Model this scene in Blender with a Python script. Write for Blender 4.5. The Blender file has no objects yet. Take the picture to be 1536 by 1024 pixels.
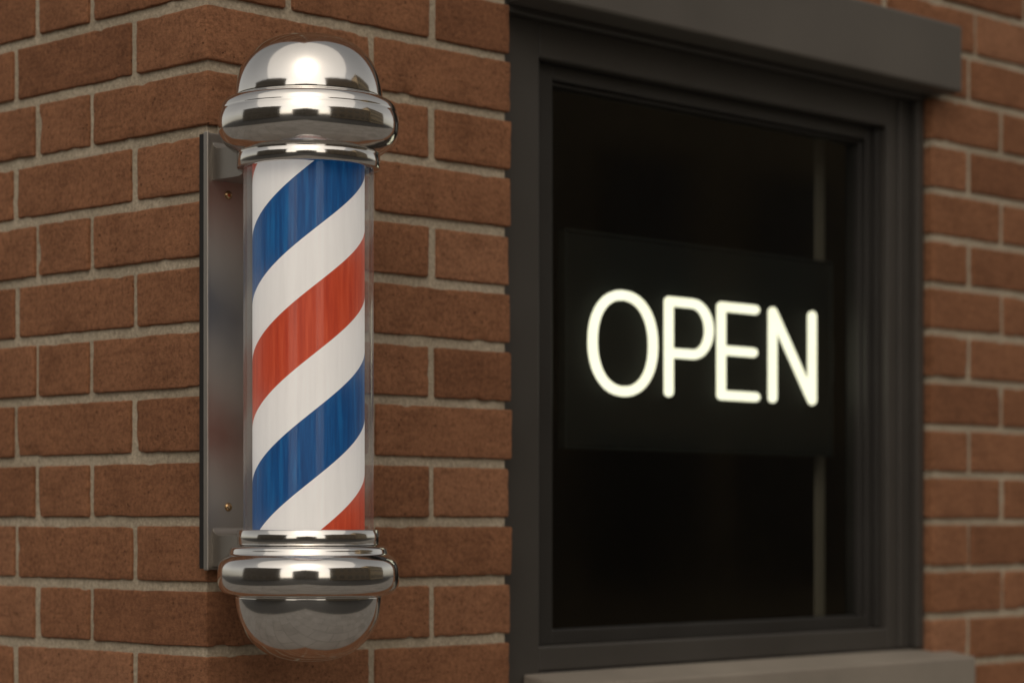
import bpy, math, random
from mathutils import Vector, noise
random.seed(7)
scene=bpy.context.scene
COL=scene.collection
PI=math.pi
Z0=1.6248          # eye height, also a bed joint of the brickwork
P=0.0677           # course height

# ------------------------------------------------------------------ materials
def new_mat(name):
    m=bpy.data.materials.new(name); m.use_nodes=True
    nt=m.node_tree; b=nt.nodes['Principled BSDF']
    return m,nt,b
def N(nt,t,**k):
    n=nt.nodes.new(t)
    for a,v in k.items():
        setattr(n,a,v)
    return n
def L(nt,a,b): nt.links.new(a,b)
def coords(nt): return N(nt,'ShaderNodeTexCoord').outputs['Object']
def noise_tex(nt,vec,scale,detail=6,rough=.6):
    n=N(nt,'ShaderNodeTexNoise'); n.inputs['Scale'].default_value=scale
    n.inputs['Detail'].default_value=detail; n.inputs['Roughness'].default_value=rough
    L(nt,vec,n.inputs['Vector']); return n
def ramp(nt,fac,stops):
    r=N(nt,'ShaderNodeValToRGB'); e=r.color_ramp.elements
    e[0].position=stops[0][0]; e[0].color=(*stops[0][1],1)
    e[1].position=stops[-1][0]; e[1].color=(*stops[-1][1],1)
    for p,c in stops[1:-1]:
        x=e.new(p); x.color=(*c,1)
    L(nt,fac,r.inputs[0]); return r
def bump(nt,h,strength,dist,prev=None):
    b=N(nt,'ShaderNodeBump'); b.inputs['Strength'].default_value=strength; b.inputs['Distance'].default_value=dist
    L(nt,h,b.inputs['Height'])
    if prev: L(nt,prev,b.inputs['Normal'])
    return b.outputs[0]
def mixc(nt,mode,fac,a,b):
    m=N(nt,'ShaderNodeMixRGB',blend_type=mode)
    for s,v in ((0,fac),(1,a),(2,b)):
        if isinstance(v,(int,float)): m.inputs[s].default_value=v
        elif isinstance(v,tuple): m.inputs[s].default_value=(*v,1)
        else: L(nt,v,m.inputs[s])
    return m.outputs[0]

def brick_material():
    m,nt,b=new_mat('fired_brick'); c=coords(nt)
    at=N(nt,'ShaderNodeAttribute',attribute_name='tint')
    base=ramp(nt,at.outputs['Fac'],[(0,(.245,.108,.056)),(.35,(.300,.136,.070)),(.7,(.330,.152,.080)),(1,(.370,.180,.100))])
    n1=noise_tex(nt,c,17,9,.7); n2=noise_tex(nt,c,190,8,.8); n3=noise_tex(nt,c,520,3,.6)
    # drag marks running along the courses
    mp=N(nt,'ShaderNodeMapping'); L(nt,c,mp.inputs[0]); mp.inputs['Scale'].default_value=(.45,.45,2.2)
    n4=noise_tex(nt,mp.outputs[0],60,6,.7)
    r1=ramp(nt,n1.outputs[0],[(.3,(.76,.74,.72)),(.5,(1,1,1)),(.7,(1.16,1.15,1.13))])
    col=mixc(nt,'MULTIPLY',1,base.outputs[0],r1.outputs[0])
    r2=ramp(nt,n2.outputs[0],[(.3,(.42,.40,.38)),(.5,(1,1,1)),(.72,(1.48,1.46,1.43))])
    col=mixc(nt,'MULTIPLY',.95,col,r2.outputs[0])
    r4=ramp(nt,n4.outputs[0],[(.33,(.74,.72,.70)),(.5,(1,1,1)),(.72,(1.14,1.13,1.12))])
    col=mixc(nt,'MULTIPLY',.7,col,r4.outputs[0])
    v=N(nt,'ShaderNodeTexVoronoi'); v.inputs['Scale'].default_value=130; L(nt,c,v.inputs['Vector'])
    pr=ramp(nt,v.outputs['Distance'],[(.03,(0,0,0)),(.22,(1,1,1))])
    pm=ramp(nt,noise_tex(nt,c,40,2).outputs[0],[(.5,(1,1,1)),(.58,(0,0,0))])
    pit=mixc(nt,'LIGHTEN',1,pr.outputs[0],pm.outputs[0])
    col=mixc(nt,'MULTIPLY',.6,col,pit)
    L(nt,col,b.inputs['Base Color'])
    b.inputs['Roughness'].default_value=.9; b.inputs['Specular IOR Level'].default_value=.2
    n=bump(nt,n1.outputs[0],.25,.003); n=bump(nt,n4.outputs[0],.5,.002,n); n=bump(nt,n2.outputs[0],1,.003,n); n=bump(nt,n3.outputs[0],.8,.0012,n); n=bump(nt,pit,.8,.0018,n)
    L(nt,n,b.inputs['Normal']); return m
def mortar_material():
    m,nt,b=new_mat('lime_mortar'); c=coords(nt)
    n1=noise_tex(nt,c,9,6,.6); n2=noise_tex(nt,c,220,5,.7); n3=noise_tex(nt,c,45,5,.7)
    a=ramp(nt,n1.outputs[0],[(.3,(.40,.335,.245)),(.7,(.54,.46,.35))])
    g=ramp(nt,n2.outputs[0],[(.3,(.6,.6,.6)),(.7,(1.2,1.2,1.2))])
    col=mixc(nt,'MULTIPLY',1,a.outputs[0],g.outputs[0])
    L(nt,col,b.inputs['Base Color']); b.inputs['Roughness'].default_value=.95
    n=bump(nt,n3.outputs[0],.8,.005); n=bump(nt,n2.outputs[0],.8,.002,n); L(nt,n,b.inputs['Normal']); return m
def paint_material(name,col,rough=.5,var=.25,spec=.4,bmp=.15):
    m,nt,b=new_mat(name); c=coords(nt)
    n1=noise_tex(nt,c,5,6,.6); n2=noise_tex(nt,c,160,4,.6)
    lo=tuple(x*(1-var) for x in col); hi=tuple(x*(1+var) for x in col)
    a=ramp(nt,n1.outputs[0],[(.3,lo),(.7,hi)])
    L(nt,a.outputs[0],b.inputs['Base Color'])
    rr=ramp(nt,n1.outputs[0],[(.3,(rough*.85,)*3),(.7,(min(1,rough*1.2),)*3)])
    L(nt,rr.outputs[0],b.inputs['Roughness']); b.inputs['Specular IOR Level'].default_value=spec
    L(nt,bump(nt,n2.outputs[0],bmp,.001),b.inputs['Normal']); return m
def metal_material(name,col,rough,brushed=False):
    m,nt,b=new_mat(name); c=coords(nt)
    b.inputs['Metallic'].default_value=1
    mp=N(nt,'ShaderNodeMapping'); L(nt,c,mp.inputs[0])
    mp.inputs['Scale'].default_value=(1,1,.05) if brushed else (1,1,1)
    n1=noise_tex(nt,mp.outputs[0],300 if brushed else 14,5,.6)
    n2=noise_tex(nt,c,10,6,.65)
    a=ramp(nt,n2.outputs[0],[(.3,tuple(x*.9 for x in col)),(.7,col)])
    L(nt,a.outputs[0],b.inputs['Base Color'])
    r=ramp(nt,n2.outputs[0],[(.35,(rough*.85,)*3),(.75,(rough*1.3,)*3)])
    L(nt,r.outputs[0],b.inputs['Roughness'])
    if brushed: L(nt,bump(nt,n1.outputs[0],.12,.0005),b.inputs['Normal'])
    else: L(nt,bump(nt,n1.outputs[0],.05,.0035),b.inputs['Normal'])
    return m
def pane_material(name,tint=(.9,.93,.9),ior=1.45,rough=0.01,haze=0.0):
    m=bpy.data.materials.new(name); m.use_nodes=True; nt=m.node_tree; nt.nodes.clear()
    o=N(nt,'ShaderNodeOutputMaterial'); t=N(nt,'ShaderNodeBsdfTransparent'); g=N(nt,'ShaderNodeBsdfGlossy')
    c=coords(nt); n1=noise_tex(nt,c,7,4,.6)
    rr=ramp(nt,n1.outputs[0],[(.3,(rough,)*3),(.7,(rough*2.5,)*3)]); L(nt,rr.outputs[0],g.inputs['Roughness'])
    t.inputs[0].default_value=(*tint,1)
    f=N(nt,'ShaderNodeFresnel')
    geo=N(nt,'ShaderNodeNewGeometry'); mr=N(nt,'ShaderNodeMapRange'); L(nt,geo.outputs['Backfacing'],mr.inputs[0])
    mr.inputs[3].default_value=ior; mr.inputs[4].default_value=1/ior; L(nt,mr.outputs[0],f.inputs[0])
    mx=N(nt,'ShaderNodeMixShader'); L(nt,f.outputs[0],mx.inputs[0]); L(nt,t.outputs[0],mx.inputs[1]); L(nt,g.outputs[0],mx.inputs[2])
    out=mx.outputs[0]
    if haze:
        d=N(nt,'ShaderNodeBsdfTranslucent'); d.inputs[0].default_value=(.8,.78,.75,1)
        lw=N(nt,'ShaderNodeLayerWeight'); lw.inputs[0].default_value=.35
        mm=N(nt,'ShaderNodeMath',operation='MULTIPLY'); L(nt,lw.outputs['Facing'],mm.inputs[0]); mm.inputs[1].default_value=haze
        m2=N(nt,'ShaderNodeMixShader'); L(nt,mm.outputs[0],m2.inputs[0]); L(nt,out,m2.inputs[1]); L(nt,d.outputs[0],m2.inputs[2]); out=m2.outputs[0]
    L(nt,out,o.inputs[0]); return m

M_brick=brick_material(); M_mortar=mortar_material()
M_lintel=paint_material('lintel_paint',(.100,.090,.079),.55,.12)
M_casing=paint_material('casing_paint',(.054,.049,.044),.40,.12,.5)
M_sash=paint_material('sash_paint',(.028,.026,.024),.36,.12,.5)
M_sill=paint_material('sill_stone',(.25,.22,.185),.8,.15,.3,.5)
M_room=paint_material('room_paint',(.13,.09,.05),.9)
M_trim=paint_material('inner_trim_paint',(.15,.133,.108),.6)
M_chrome=metal_material('polished_chrome',(.78,.76,.735),.105)
M_steel=metal_material('brushed_steel',(.42,.39,.355),.52,True)
M_brass=metal_material('brass_screw',(.45,.30,.16),.25)
M_pane=pane_material('window_glass',(.80,.82,.78),1.50,.04)
M_tube=pane_material('tube_glass',(.95,.95,.94),1.35,.03,.30)
M_board=paint_material('sign_board',(.0080,.0098,.0094),.7,.15,.05,.05)
M_rim=paint_material('sign_rim',(.013,.016,.0155),.6,.2,.1,.05)
M_cord=paint_material('dark_bracket',(.01,.01,.01),.8)
M_gasket=paint_material('black_gasket',(.018,.017,.016),.6,.2,.3)

def stripe_material():
    m,nt,b=new_mat('barber_stripes'); c=coords(nt)
    s=N(nt,'ShaderNodeSeparateXYZ'); L(nt,c,s.inputs[0])
    def M(op,a,b2=None):
        n=N(nt,'ShaderNodeMath',operation=op)
        for i,v in enumerate((a,b2)):
            if v is None: continue
            if isinstance(v,(int,float)): n.inputs[i].default_value=v
            else: L(nt,v,n.inputs[i])
        return n.outputs[0]
    th=M('ARCTAN2',s.outputs[1],s.outputs[0])
    thw=M('ADD',th,M('MULTIPLY',M('SINE',M('SUBTRACT',th,3.916)),.16))
    p=M('SUBTRACT',M('DIVIDE',s.outputs[2],.123),M('DIVIDE',thw,PI))
    p=M('ADD',p,10-.083+.051)
    q=M('MODULO',p,2.0)
    isblue=M('GREATER_THAN',q,1.0)
    f=M('MODULO',p,1.0)
    colored=M('LESS_THAN',f,.547)
    cv=N(nt,'ShaderNodeCombineXYZ'); L(nt,M('MULTIPLY',th,1.0),cv.inputs[0]); L(nt,M('MULTIPLY',s.outputs[2],1.1),cv.inputs[1])
    st=noise_tex(nt,cv.outputs[0],11,5,.6)
    bl=ramp(nt,st.outputs[0],[(.30,(.002,.036,.140)),(.52,(.003,.066,.215)),(.78,(.008,.13,.34))])
    rd=ramp(nt,st.outputs[0],[(.30,(.38,.036,.014)),(.52,(.48,.056,.020)),(.78,(.57,.09,.038))])
    wh=ramp(nt,st.outputs[0],[(.3,(.77,.74,.72)),(.7,(.83,.80,.78))])
    cc=mixc(nt,'MIX',isblue,rd.outputs[0],bl.outputs[0])
    col=mixc(nt,'MIX',colored,wh.outputs[0],cc)
    L(nt,col,b.inputs['Base Color']); L(nt,col,b.inputs['Emission Color']); b.inputs['Emission Strength'].default_value=.34
    b.inputs['Roughness'].default_value=.45
    return m
M_stripe=stripe_material()
def neon_material():
    m=bpy.data.materials.new('neon_tube'); m.use_nodes=True; nt=m.node_tree; nt.nodes.clear()
    o=N(nt,'ShaderNodeOutputMaterial'); e=N(nt,'ShaderNodeEmission'); 
    c=coords(nt); n=noise_tex(nt,c,12,2)
    r=ramp(nt,n.outputs[0],[(.3,(1,.95,.70)),(.7,(1,.98,.77))]); L(nt,r.outputs[0],e.inputs[0]); e.inputs[1].default_value=1.6
    L(nt,e.outputs[0],o.inputs[0]); return m
M_neon=neon_material()

# ------------------------------------------------------------------ object helpers
def add(name,mesh,parent=None,mats=(),smooth=False,loc=None):
    o=bpy.data.objects.new(name,mesh); COL.objects.link(o)
    for m in mats: mesh.materials.append(m)
    if smooth: mesh.polygons.foreach_set('use_smooth',[True]*len(mesh.polygons))
    if loc: o.location=loc
    if parent: 
        o.parent=parent
        pl=Vector((0,0,0)); q=parent
        while q: pl+=q.location; q=q.parent
        o.location=o.location-pl
    return o
def empty(name,loc,label,cat):
    o=bpy.data.objects.new(name,None); COL.objects.link(o); o.location=loc; o.empty_display_size=.1
    o['label']=label; o['category']=cat; return o
def boxes(name,bl,parent=None,mats=(),bevel=.002,origin=None,idx=None,seg=2):
    """one mesh from several boxes (x0,x1,y0,y1,z0,z1), world coordinates"""
    V=[];F=[];mi=[]
    o0=origin if origin is not None else Vector(((bl[0][0]+bl[0][1])/2,(bl[0][2]+bl[0][3])/2,bl[0][4]))
    for k,(a,b,c,d,e,f) in enumerate(bl):
        n=len(V)
        V+=[(x-o0[0],y-o0[1],z-o0[2]) for z in (e,f) for y in (c,d) for x in (a,b)]
        F+=[tuple(n+i for i in q) for q in ((0,2,3,1),(4,5,7,6),(0,1,5,4),(2,6,7,3),(0,4,6,2),(1,3,7,5))]
        mi+=[(idx[k] if idx else 0)]*6
    me=bpy.data.meshes.new(name); me.from_pydata(V,[],F); me.update()
    me.polygons.foreach_set('material_index',mi)
    o=add(name,me,parent,mats,False,Vector(o0))
    if bevel:
        md=o.modifiers.new('bevel','BEVEL'); md.width=bevel; md.segments=seg; md.limit_method='ANGLE'
    return o
def lathe(name,prof,seg,parent,mat,loc,autos=True):
    V=[];F=[];rings=[]
    for r,z in prof:
        if r<1e-6: rings.append([len(V)]); V.append((0,0,z))
        else:
            rings.append(list(range(len(V),len(V)+seg)))
            V+=[(r*math.cos(2*PI*i/seg),r*math.sin(2*PI*i/seg),z) for i in range(seg)]
    for a,b in zip(rings,rings[1:]):
        for i in range(seg):
            j=(i+1)%seg
            if len(a)==1 and len(b)==1: continue
            if len(a)==1: F.append((a[0],b[i],b[j]))
            elif len(b)==1: F.append((a[j],a[i],b[0]))
            else: F.append((a[j],a[i],b[i],b[j]))
    me=bpy.data.meshes.new(name); me.from_pydata(V,[],F); me.update()
    import bmesh
    bm=bmesh.new(); bm.from_mesh(me); bmesh.ops.recalc_face_normals(bm,faces=bm.faces)
    f0=max(bm.faces,key=lambda f:f.calc_center_median().xy.length)
    if f0.normal.xy.dot(f0.calc_center_median().xy)<0: bmesh.ops.reverse_faces(bm,faces=bm.faces)
    bm.to_mesh(me); bm.free()
    o=add(name,me,parent,[mat],True,loc)
    return o
def smoothpath(pts,n=6):
    out=[]
    for i in range(len(pts)-1):
        p0=pts[max(i-1,0)];p1=pts[i];p2=pts[i+1];p3=pts[min(i+2,len(pts)-1)]
        for k in range(n):
            t=k/n
            out.append(tuple(.5*((2*p1[d])+(-p0[d]+p2[d])*t+(2*p0[d]-5*p1[d]+4*p2[d]-p3[d])*t*t+(-p0[d]+3*p1[d]-3*p2[d]+p3[d])*t**3) for d in (0,1)))
    out.append(pts[-1]); return out

# ------------------------------------------------------------------ brick building
OX0,OX1=.452,1.311
bld=empty('brick_building',(0,0,0),'red brick corner building with pale mortar and dark framed window','building')
V=[];F=[];T=[];MI=[]
def axis_grid(a,b,r,step):
    n=max(1,int(round((b-a-2*r)/step)))
    return [a,a+.45*r,a+r]+[a+r+(b-a-2*r)*i/n for i in range(1,n)]+[b-r,b-.45*r,b]
def brick(x0,x1,y0,y1,z0,z1,fine=True):
    r=random.uniform(.0016,.0028)
    tint=min(1,max(0,random.gauss(.5,.24)))
    j=lambda s:random.uniform(-s,s)
    z0+=j(.0007);z1+=j(.0007)
    if fine:
        gx=axis_grid(x0,x1,r,.006); gy=axis_grid(y0,y1,r,.010 if y1-y0>.05 and x1-x0<.05 else .012); gz=axis_grid(z0,z1,r,.008)
        if x1-x0<.05: gy=axis_grid(y0,y1,r,.006)
    else:
        gx=axis_grid(x0,x1,r,9);gy=axis_grid(y0,y1,r,9);gz=axis_grid(z0,z1,r,9)
    nx,ny,nz=len(gx),len(gy),len(gz); idm={}
    off=Vector((j(50),j(50),j(50)))
    def vid(i,k,l):
        key=(i,k,l)
        if key in idm: return idm[key]
        p=Vector((gx[i],gy[k],gz[l]))
        q=Vector((min(max(p.x,x0+r),x1-r),min(max(p.y,y0+r),y1-r),min(max(p.z,z0+r),z1-r)))
        d=p-q
        if d.length>1e-9: p=q+d.normalized()*r
        if fine:
            edge=1.0 if ((i<3 or i>nx-4)+(l<3 or l>nz-4)+(k<3 or k>ny-4))>1 else .4
            chip=max(0,noise.noise(p*45+off)-.28)*.006 if edge==1.0 else 0
            p+=noise.noise_vector(p*14+off)*.0006+noise.noise_vector(p*170+off)*.0008*edge
            if chip: p=p+(q-p)*min(1,chip/ r)
        idm[key]=len(V); V.append(p[:]); T.append(tint); return idm[key]
    def quad(a,b,c,d): F.append((a,b,c,d)); MI.append(0)
    for i in range(nx-1):
        for l in range(nz-1):
            quad(vid(i,0,l),vid(i+1,0,l),vid(i+1,0,l+1),vid(i,0,l+1))
    for i in range(nx-1):
        for k in range(ny-1):
            quad(vid(i,k,0),vid(i,k+1,0),vid(i+1,k+1,0),vid(i+1,k,0))
            quad(vid(i,k,nz-1),vid(i+1,k,nz-1),vid(i+1,k+1,nz-1),vid(i,k+1,nz-1))
    for k in range(ny-1):
        for l in range(nz-1):
            quad(vid(0,k,l),vid(0,k,l+1),vid(0,k+1,l+1),vid(0,k+1,l))
            quad(vid(nx-1,k,l),vid(nx-1,k+1,l),vid(nx-1,k+1,l+1),vid(nx-1,k,l+1))
g=.0054
XMAX,YMAX=2.6,2.4
def joints(first,pattern,end):
    out=[];x=first;i=0
    while x<end-.03:
        out.append(x); x+=pattern[i%len(pattern)]; i+=1
    out.append(end); return out
for k in range(-24,28):
    z0=Z0+k*P+g; z1=Z0+(k+1)*P-g
    even=(k%2==0)
    zf=-5<=k<=13
    cl=.204 if even else .126; cr=.113 if even else .233
    o=lambda:random.uniform(-.0010,.0010)
    brick(o(),cr-g,o(),cl-g,z0,z1,zf)
    inopen=(-3<=k<=9)
    if inopen:
        js=[cr]+([.325] if even else [])+[OX0]
    else:
        js=joints(cr,[.212,.2236] if even else [.2195],XMAX)
    def row(js):
        for a,b in zip(js,js[1:]):
            jj=random.uniform(-.0018,.0018); y=o()
            atopen=abs(b-OX0)<1e-6 and inopen or abs(a-OX1)<1e-6 and inopen
            xa=a+g+jj; xb=b-g+jj
            if inopen and abs(b-OX0)<1e-6: xb=b+random.uniform(-.004,.001)
            if inopen and abs(a-OX1)<1e-6: xa=a+random.uniform(-.001,.001)
            brick(xa,xb,y,y+(.10 if atopen else .03),z0,z1,zf and a<1.65)
    row(js)
    if inopen:
        row(joints(OX1,[.180,.2236,.11,.2236] if even else [.093,.2236,.2236],XMAX))
    js=joints(cl,[.104,.2236] if even else [.2236,.105],YMAX)
    for a,b in zip(js,js[1:]):
        jj=random.uniform(-.0018,.0018); x=o()
        brick(x,x+.03,a+g+jj,b-g+jj,z0,z1,zf and a<.6)
def mbox(a,b,c,d,e,f):
    n=len(V)
    V.extend([(x,y,z) for z in (e,f) for y in (c,d) for x in (a,b)]); T.extend([.5]*8)
    for q in ((0,2,3,1),(4,5,7,6),(0,1,5,4),(2,6,7,3),(0,4,6,2),(1,3,7,5)):
        F.append(tuple(n+i for i in q)); MI.append(1)
mr=.0042; zt=Z0+28*P; zo0=Z0-3*P; zo1=Z0+10*P
mbox(mr,OX0-.008,mr,.12,0,zt)
mbox(OX1+.004,XMAX,mr,.12,0,zt)
mbox(OX0-.008,OX1+.004,mr,.12,zo1+.004,zt)
mbox(OX0-.008,OX1+.004,mr,.12,0,zo0-.004)
mbox(mr,.12,.12,YMAX,0,zt)
me=bpy.data.meshes.new('wall'); me.from_pydata(V,[],F); me.update()
me.polygons.foreach_set('material_index',MI)
me.polygons.foreach_set('use_smooth',[i==0 for i in MI])
at=me.attributes.new('tint','FLOAT','POINT'); at.data.foreach_set('value',T)
wall=add('wall',me,bld,[M_brick,M_mortar])

zc=lambda v:Z0+v
room=boxes('room_interior',[(.125,XMAX,.125,.13,0.0,zo0),(.125,XMAX,.125,.13,zo1,zt),(.125,OX0-.01,.125,.13,zo0,zo1),(OX1+.01,XMAX,.125,.13,zo0,zo1),
  (.125,XMAX,2.38,2.4,0,zt),(XMAX-.02,XMAX-.002,.13,2.38,0,zt),(.125,.14,.13,2.38,0,zt),(.14,XMAX-.02,.13,2.38,0,.03),(.14,XMAX-.02,.13,2.38,2.95,2.98)],bld,[M_room],0,origin=Vector((.13,.13,0)))
# window
zs=zc(-.180)
win=boxes('window',[(OX0-.003,.528,.028,.10,zc(-.2025),zc(.64)),(1.240,OX1-.001,.028,.10,zs,zc(.64)),(.528,1.240,.0285,.0995,zc(.558),zc(.639)),
   (.528,1.240,.0285,.0995,zs,zc(-.150)),
   (OX0+.001,OX1-.001,.012,.028,zc(.600),zc(.64)),
   (1.292,OX1-.0015,.014,.028,zs,zc(.60)),(1.262,1.272,.0235,.0285,zc(-.179),zc(.599))],bld,[M_casing],.0022)
sash=boxes('sash',[(.528,.572,.048,.085,zc(-.150),zc(.558)),(1.2165,1.240,.048,.085,zc(-.150),zc(.558)),(.572,1.2165,.0485,.0845,zc(.539),zc(.558)),(.572,1.2165,.0485,.0845,zc(-.150),zc(-.132)),
   (1.2115,1.2165,.056,.080,zc(-.132),zc(.539)),(.572,1.2115,.056,.080,zc(.534),zc(.539)),(1.230,1.2395,.040,.0485,zc(-.149),zc(.557))],win,[M_sash],.0015)
me=bpy.data.meshes.new('glass_pane'); me.from_pydata([(0,0,0),(.642,0,0),(.642,0,.669),(0,0,.669)],[],[(0,1,2,3)]); me.update()
pane=add('glass_pane',me,win,[M_pane],False,Vector((.571,.066,zc(-.133))))
lint=boxes('lintel',[(OX0+.003,1.331,-.036,.10,zc(.609),zc(.704))],win,[M_lintel],.004)
sx0,sx1=.498,1.356
sv=[(sx0,-.042,zc(-.192)),(sx1,-.042,zc(-.192)),(sx1,.027,zc(-.1815)),(sx0,.027,zc(-.1815)),(sx0,-.042,zc(-.262)),(sx1,-.042,zc(-.262)),(sx1,.027,zc(-.262)),(sx0,.027,zc(-.262))]
me=bpy.data.meshes.new('window_sill'); o0=Vector((sx0,0,zc(-.262)))
me.from_pydata([tuple(Vector(v)-o0) for v in sv],[],[(0,1,2,3),(4,7,6,5),(0,4,5,1),(1,5,6,2),(2,6,7,3),(3,7,4,0)]); me.update()
sill=add('window_sill',me,win,[M_sill],False,o0); md=sill.modifiers.new('bevel','BEVEL'); md.width=.003; md.segments=2
sub=boxes('sill_packer',[(.529,OX1-.001,.0275,.099,zc(-.2025),zc(-.1805))],win,[M_casing],.001)
trim=boxes('inner_trim',[(1.2115,1.234,.134,.137,zc(-.17),zc(.60))],win,[M_trim],.001)

# ------------------------------------------------------------------ OPEN sign
sy=.102
sign=empty('open_sign',(.93,sy,zc(.095)),'dark rectangular OPEN sign with glowing warm white tubes behind glass','sign')
boxes('backing_panel',[(.653,1.204,sy,sy+.010,zc(.095),zc(.367))],sign,[M_board],.003)
boxes('panel_rim',[(.650,1.207,sy-.003,sy+.011,zc(.367),zc(.3695)),(.650,1.207,sy-.003,sy+.011,zc(.0925),zc(.095)),(.650,.653,sy-.0025,sy+.0105,zc(.095),zc(.367)),(1.204,1.207,sy-.0025,sy+.0105,zc(.095),zc(.367))],sign,[M_rim],.001)
boxes('mounting_bracket',[(1.10,1.228,sy+.0102,sy+.0318,zc(.20),zc(.26))],sign,[M_cord],.001)
def tube_mesh(paths,r,org):
    VV=[];FF=[];S=14
    for pts,closed in paths:
        n=len(pts); rings=[]
        def tang(i):
            if closed: a=pts[(i-1)%n];b=pts[(i+1)%n]
            else: a=pts[max(i-1,0)];b=pts[min(i+1,n-1)]
            d=Vector((b[0]-a[0],b[1]-a[1])); return d.normalized()
        def ring(c,t,rad):
            s=len(VV)
            for q in range(S):
                a=2*PI*q/S
                VV.append((c[0]-t.y*rad*math.cos(a)-org[0], sy-.011+rad*math.sin(a)-org[1], c[1]+t.x*rad*math.cos(a)-org[2]))
            rings.append(s)
        if not closed:
            t=tang(0)
            for b in (85,60,40,20):
                bb=math.radians(b); ring((pts[0][0]-t.x*r*math.sin(bb),pts[0][1]-t.y*r*math.sin(bb)),t,r*math.cos(bb))
        for i in range(n): ring(pts[i],tang(i),r)
        if not closed:
            t=tang(n-1)
            for b in (20,40,60,85):
                bb=math.radians(b); ring((pts[-1][0]+t.x*r*math.sin(bb),pts[-1][1]+t.y*r*math.sin(bb)),t,r*math.cos(bb))
        rr=rings+([rings[0]] if closed else [])
        for a,b in zip(rr,rr[1:]):
            for q in range(S):
                w=(q+1)%S; FF.append((a+q,a+w,b+w,b+q))
        if not closed: FF.append(tuple(rings[0]+q for q in range(S))); FF.append(tuple(rings[-1]+q for q in reversed(range(S))))
    me=bpy.data.meshes.new('letter_tube'); me.from_pydata(VV,[],FF); me.update(); return me
R=.0065
zt_,zb_=zc(.2955)-R,zc(.1635)+R
def seg(a,b,n=6): return ([(a[0]+(b[0]-a[0])*i/n,a[1]+(b[1]-a[1])*i/n) for i in range(n+1)],False)
letters=[]
cx,cz=.7495,zc(.2290); ax,az=.0648-R,.0682-R
def sup(a,e=.92):
    c,s=math.cos(a),math.sin(a); return (cx+ax*math.copysign(abs(c)**e,c),cz+az*math.copysign(abs(s)**e,s))
letters.append([([sup(2*PI*i/48) for i in range(48)],True)])
px=.8325+R; pr=.928-R; zm=zc(.2215)
rad=(zt_-zm)/2
bowl=[(px,zt_),(pr-rad-.01,zt_),(pr-rad,zt_)]+[(pr-rad+rad*math.sin(a),zt_-rad+rad*math.cos(a)) for a in [PI*i/16 for i in range(1,16)]]+[(pr-rad,zm),(pr-rad-.01,zm),(px,zm)]
letters.append([seg((px,zb_),(px,zt_)),(bowl,False)])
ex=.9405+R; er=1.026-R
letters.append([seg((ex,zb_),(ex,zt_)),seg((ex,zt_),(er,zt_)),seg((ex,zb_),(er+.001,zb_)),seg((ex,zc(.2305)),(er-.004,zc(.2305)))])
nx0=1.0515+R; nx1=1.1535-R
letters.append([seg((nx0,zb_),(nx0,zt_)),seg((nx0,zt_),(nx1,zb_)),seg((nx1,zb_),(nx1,zt_))])
for pth in letters:
    o0=Vector((pth[0][0][0][0],sy-.011,zb_))
    add('letter_tube',tube_mesh(pth,R,o0),sign,[M_neon],True,o0)

# ------------------------------------------------------------------ barber pole
AX,AY=.032,-.1244
S=.000672
def pz(y): return (782-y)*S
base=Vector((AX,AY,Z0))
pole=empty('barber_pole',(AX,AY,zc(pz(990))),'chrome barber pole with red, white and blue stripes on brick','barber pole')
prof=lambda pts:[(a*S,pz(b)) for a,b in pts]
ring_t=[(100,231),(106,231),(109,229.5),(116,225),(124,218.5),(130.5,210),(134.5,201),(136,191),(136,182),(134.5,174),(133,169.5),(132.5,166),(130.5,160),(126,154.5),(120,151.5),(114,150),(107,150)]
top=lathe('top_cap',smoothpath(prof(ring_t),6),160,pole,M_chrome,base)
dome=[(111*math.cos(a)**.72,148-95*math.sin(a)**1.0) for a in [PI/2*i/50 for i in range(51)]]
dome=[(107,151)]+dome[:-1]+[(0,53)]
lathe('dome',prof(dome),160,top,M_chrome,base)
col_t=[(96,254),(106,254),(107.3,253),(107.3,232),(106.3,231),(99,231)]
lathe('collar',prof(col_t),160,top,M_chrome,base)
ring_b=[(100,818),(110,818),(114,819),(117.5,822),(119,827),(120.5,831),(125,834.5),(131,840),(135,848),(136.3,858),(136.3,869),(134.5,878),(130,885.5),(123,890.5),(115,892.5),(106,893)]
bot=lathe('bottom_cap',smoothpath(prof(ring_b),6),160,pole,M_chrome,base)
dome=[(110*math.cos(a)**.78,893+99*math.sin(a)**1.0) for a in [PI/2*i/50 for i in range(51)]]
dome=[(105,892)]+dome[:-1]+[(0,992)]
lathe('dome',prof(dome),160,bot,M_chrome,base)
col_b=[(96,794),(105.5,794),(106.8,795),(106.8,816),(105.8,817),(100,818)]
lathe('collar',prof(col_b),160,bot,M_chrome,base)
lathe('glass_tube',prof([(97.5,800),(97.5,240)]),128,pole,M_tube,base)
lathe('striped_cylinder',prof([(84,806),(84,236)]),128,pole,M_stripe,base)
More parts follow.
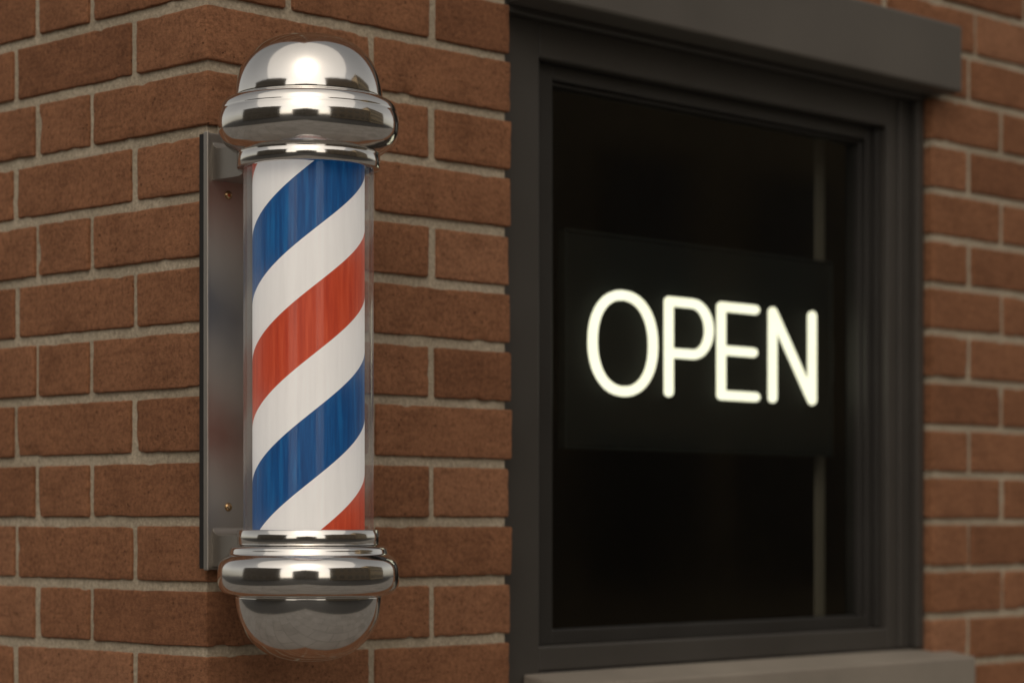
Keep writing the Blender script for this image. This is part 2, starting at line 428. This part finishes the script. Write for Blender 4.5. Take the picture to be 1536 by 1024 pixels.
# folded steel plate: flat web with a small lip, on a black gasket
pl=boxes('mounting_plate',[(-.0095,.0735,-.0125,-.0095,zc(-.0495),zc(.4007)),
    (-.0115,-.0085,-.0160,-.0090,zc(-.0501),zc(.4013)),(.0725,.0755,-.0160,-.0090,zc(-.0501),zc(.4013))],pole,[M_steel],.0012,seg=3)
boxes('gasket',[(-.0105,.0745,-.0088,-.0008,zc(-.0485),zc(.3997))],pl,[M_gasket],.0008)
for zz in (.3385,.0152):
    sc=lathe('screw',[(0,.0028),(.0018,.0028),(.0032,.0022),(.0045,.0008),(.0046,0)],24,pl,M_brass,Vector((.0187,-.0125,zc(zz))))
    sc.rotation_euler=(PI/2,0,0)
def arm(za,zb,ya=-.066):
    """flat-faced cast arm with rounded upper and lower outer corners (side profile in y,z)"""
    r=.012; pts=[(-.0122,za),(ya+r,za)]+[(ya+r-r*math.sin(a),za+r-r*math.cos(a)) for a in [PI/2*i/6 for i in range(1,7)]]
    pts+=[(ya+r-r*math.cos(a),zb-r+r*math.sin(a)) for a in [PI/2*i/6 for i in range(1,7)]]
    pts+=[(-.0122-.010,zb)]+[(-.0122-.010+.010*math.sin(a),zb+.010-.010*math.cos(a)) for a in [PI/2*i/5 for i in range(1,6)]]
    n=len(pts); xs=(-.002,.064); o0=Vector((.032,-.0122,zc(za)))
    VV=[(x-o0.x,y-o0.y,zc(z)-o0.z) for x in xs for y,z in pts]
    FF=[tuple(range(n)),tuple(range(2*n-1,n-1,-1))]+[(i,i+n,(i+1)%n+n,(i+1)%n) for i in range(n)]
    me=bpy.data.meshes.new('mounting_arm'); me.from_pydata(VV,[],FF); me.update()
    import bmesh
    bm=bmesh.new(); bm.from_mesh(me); bmesh.ops.recalc_face_normals(bm,faces=bm.faces); bm.to_mesh(me); bm.free()
    a=add('mounting_arm',me,pole,[M_steel],False,o0)
    md=a.modifiers.new('bevel','BEVEL'); md.width=.0022; md.segments=3; md.limit_method='ANGLE'; md.angle_limit=math.radians(50)
arm(.352,.384); arm(-.046,-.014)

# ------------------------------------------------------------------ street (seen in reflections)
def structure(o,l=None):
    o['kind']='structure'; return o
M_asph=paint_material('asphalt',(.05,.048,.045),.9,.3,.3,.8)
def slab_material():
    m,nt,b=new_mat('paving'); c=coords(nt)
    br=N(nt,'ShaderNodeTexBrick'); br.offset=.5; br.inputs['Scale'].default_value=1; br.inputs['Brick Width'].default_value=.9; br.inputs['Row Height'].default_value=.6; br.inputs['Mortar Size'].default_value=.010
    br.inputs['Color1'].default_value=(.23,.215,.195,1); br.inputs['Color2'].default_value=(.27,.255,.235,1); br.inputs['Mortar'].default_value=(.10,.09,.08,1); L(nt,c,br.inputs['Vector'])
    n=noise_tex(nt,c,1.2,5,.6); r=ramp(nt,n.outputs[0],[(.35,(.82,.82,.82)),(.65,(1.05,1.05,1.05))])
    L(nt,mixc(nt,'MULTIPLY',1,br.outputs[0],r.outputs[0]),b.inputs['Base Color']); b.inputs['Roughness'].default_value=.85
    L(nt,bump(nt,n.outputs[0],.4,.01),b.inputs['Normal']); return m
M_slab=slab_material(); M_kerb=paint_material('kerb_stone',(.28,.26,.23),.85,.2,.3,.6)
structure(boxes('ground',[(-400,400,-400,400,-.5,-.12)],None,[M_asph],0,origin=Vector((0,0,-.12))))
structure(boxes('pavement',[(-3.3,60,-3.3,60,-.3,0)],None,[M_slab],0,origin=Vector((0,0,0))))
structure(boxes('kerb',[(-3.45,60,-3.45,-3.302,-.3,.003),(-3.45,-3.302,-3.302,60,-.3,.003)],None,[M_kerb],.01,origin=Vector((-3.4,-3.4,0))))
M_f1=paint_material('facade_brick_brown',(.24,.185,.13),.9); M_f4=paint_material('facade_sandstone',(.46,.36,.235),.85,.35); M_f2=paint_material('facade_render',(.17,.145,.118),.85); M_f3=paint_material('facade_stone',(.22,.19,.155),.9)
M_wf=paint_material('facade_frame',(.18,.15,.115),.6); M_wg,_nt,_b=new_mat('facade_glass'); _b.inputs['Base Color'].default_value=(.14,.115,.085,1); _b.inputs['Roughness'].default_value=.2
_n=noise_tex(_nt,coords(_nt),3,3); L(_nt,bump(_nt,_n.outputs[0],.05,.05),_b.inputs['Normal'])
def far_building(x0,x1,y0,y1,h,face,mat,label):
    e=empty('town_building',((x0+x1)/2,(y0+y1)/2,0),label,'building')
    boxes('wall',[(x0,x1,y0,y1,-.1,h)],e,[mat],.02)
    boxes('cornice',[(x0-.3,x1+.3,y0-.3,y1+.3,h,h+.35)],e,[mat],.05)
    a0,a1=(x0,x1) if face=='N' else (y0,y1)
    n=int((a1-a0)/2.6)
    for fl in range(int(h//3.1)):
        for i in range(n):
            c=a0+(i+.5)*(a1-a0)/n; z=.9+fl*3.1; w=.75 if fl else 1.0; hh=1.7
            if face=='N': fr=(c-w,c+w,y1-.02,y1+.06,z,z+hh); gl=[(c-w+.09,c-.04,y1+.062,y1+.07,z+.09,z+hh-.09),(c+.04,c+w-.09,y1+.062,y1+.07,z+.09,z+hh-.09)]
            else: fr=(x1-.02,x1+.06,c-w,c+w,z,z+hh); gl=[(x1+.062,x1+.07,c-w+.09,c-.04,z+.09,z+hh-.09),(x1+.062,x1+.07,c+.04,c+w-.09,z+.09,z+hh-.09)]
            boxes('window',[fr]+gl,e,[M_wf,M_wg],0,idx=[0,1,1])
far_building(-4,14,-28,-16,8.5,'N',M_f1,'brown brick town building with rows of windows across the street')
far_building(14.6,38,-28,-15.5,12.6,'N',M_f4,'tall tan sandstone town building with rows of windows')
far_building(-26,-16,-4,14,8,'E',M_f2,'brown rendered building with rows of windows across side street')
far_building(-32,-17,-32,-18,7.4,'N',M_f3,'stone town building with rows of windows on far corner')

# ------------------------------------------------------------------ light
w=bpy.data.worlds.new('World'); scene.world=w; w.use_nodes=True; nt=w.node_tree
bg=nt.nodes['Background']; sky=N(nt,'ShaderNodeTexSky',sky_type='NISHITA'); sky.sun_disc=False
sd=Vector((-.62,-.62,.80)).normalized()
sky.sun_elevation=math.asin(sd.z); sky.sun_rotation=math.atan2(sd.x,sd.y)
sky.dust_density=2.0; sky.ozone_density=.6
hs=N(nt,'ShaderNodeHueSaturation'); hs.inputs['Saturation'].default_value=.25; L(nt,sky.outputs[0],hs.inputs['Color'])
mx=N(nt,'ShaderNodeMixRGB',blend_type='MULTIPLY'); mx.inputs[0].default_value=1; mx.inputs[2].default_value=(1,.92,.80,1); L(nt,hs.outputs[0],mx.inputs[1])
L(nt,mx.outputs[0],bg.inputs[0]); bg.inputs[1].default_value=.12
sl=bpy.data.lights.new('sun','SUN'); sl.energy=.84; sl.angle=math.radians(112); sl.color=(1,.89,.76)
so=bpy.data.objects.new('sun',sl); COL.objects.link(so); so.rotation_euler=sd.to_track_quat('Z','Y').to_euler(); so.location=(-5,-5,8)

# ------------------------------------------------------------------ camera
cam=bpy.data.cameras.new('camera'); co=bpy.data.objects.new('camera',cam); COL.objects.link(co)
co.location=(-1.5547,-1.9667,Z0); co.rotation_euler=(PI/2,0,math.radians(44.42-90))
cam.sensor_width=36; cam.lens=84.375; cam.shift_y=270/1536; cam.clip_end=1500; cam.clip_start=.05
cam.dof.use_dof=True; cam.dof.focus_distance=2.36; cam.dof.aperture_fstop=4.7
scene.camera=co
scene.view_settings.view_transform='Standard'; scene.view_settings.look='None'; scene.view_settings.exposure=0
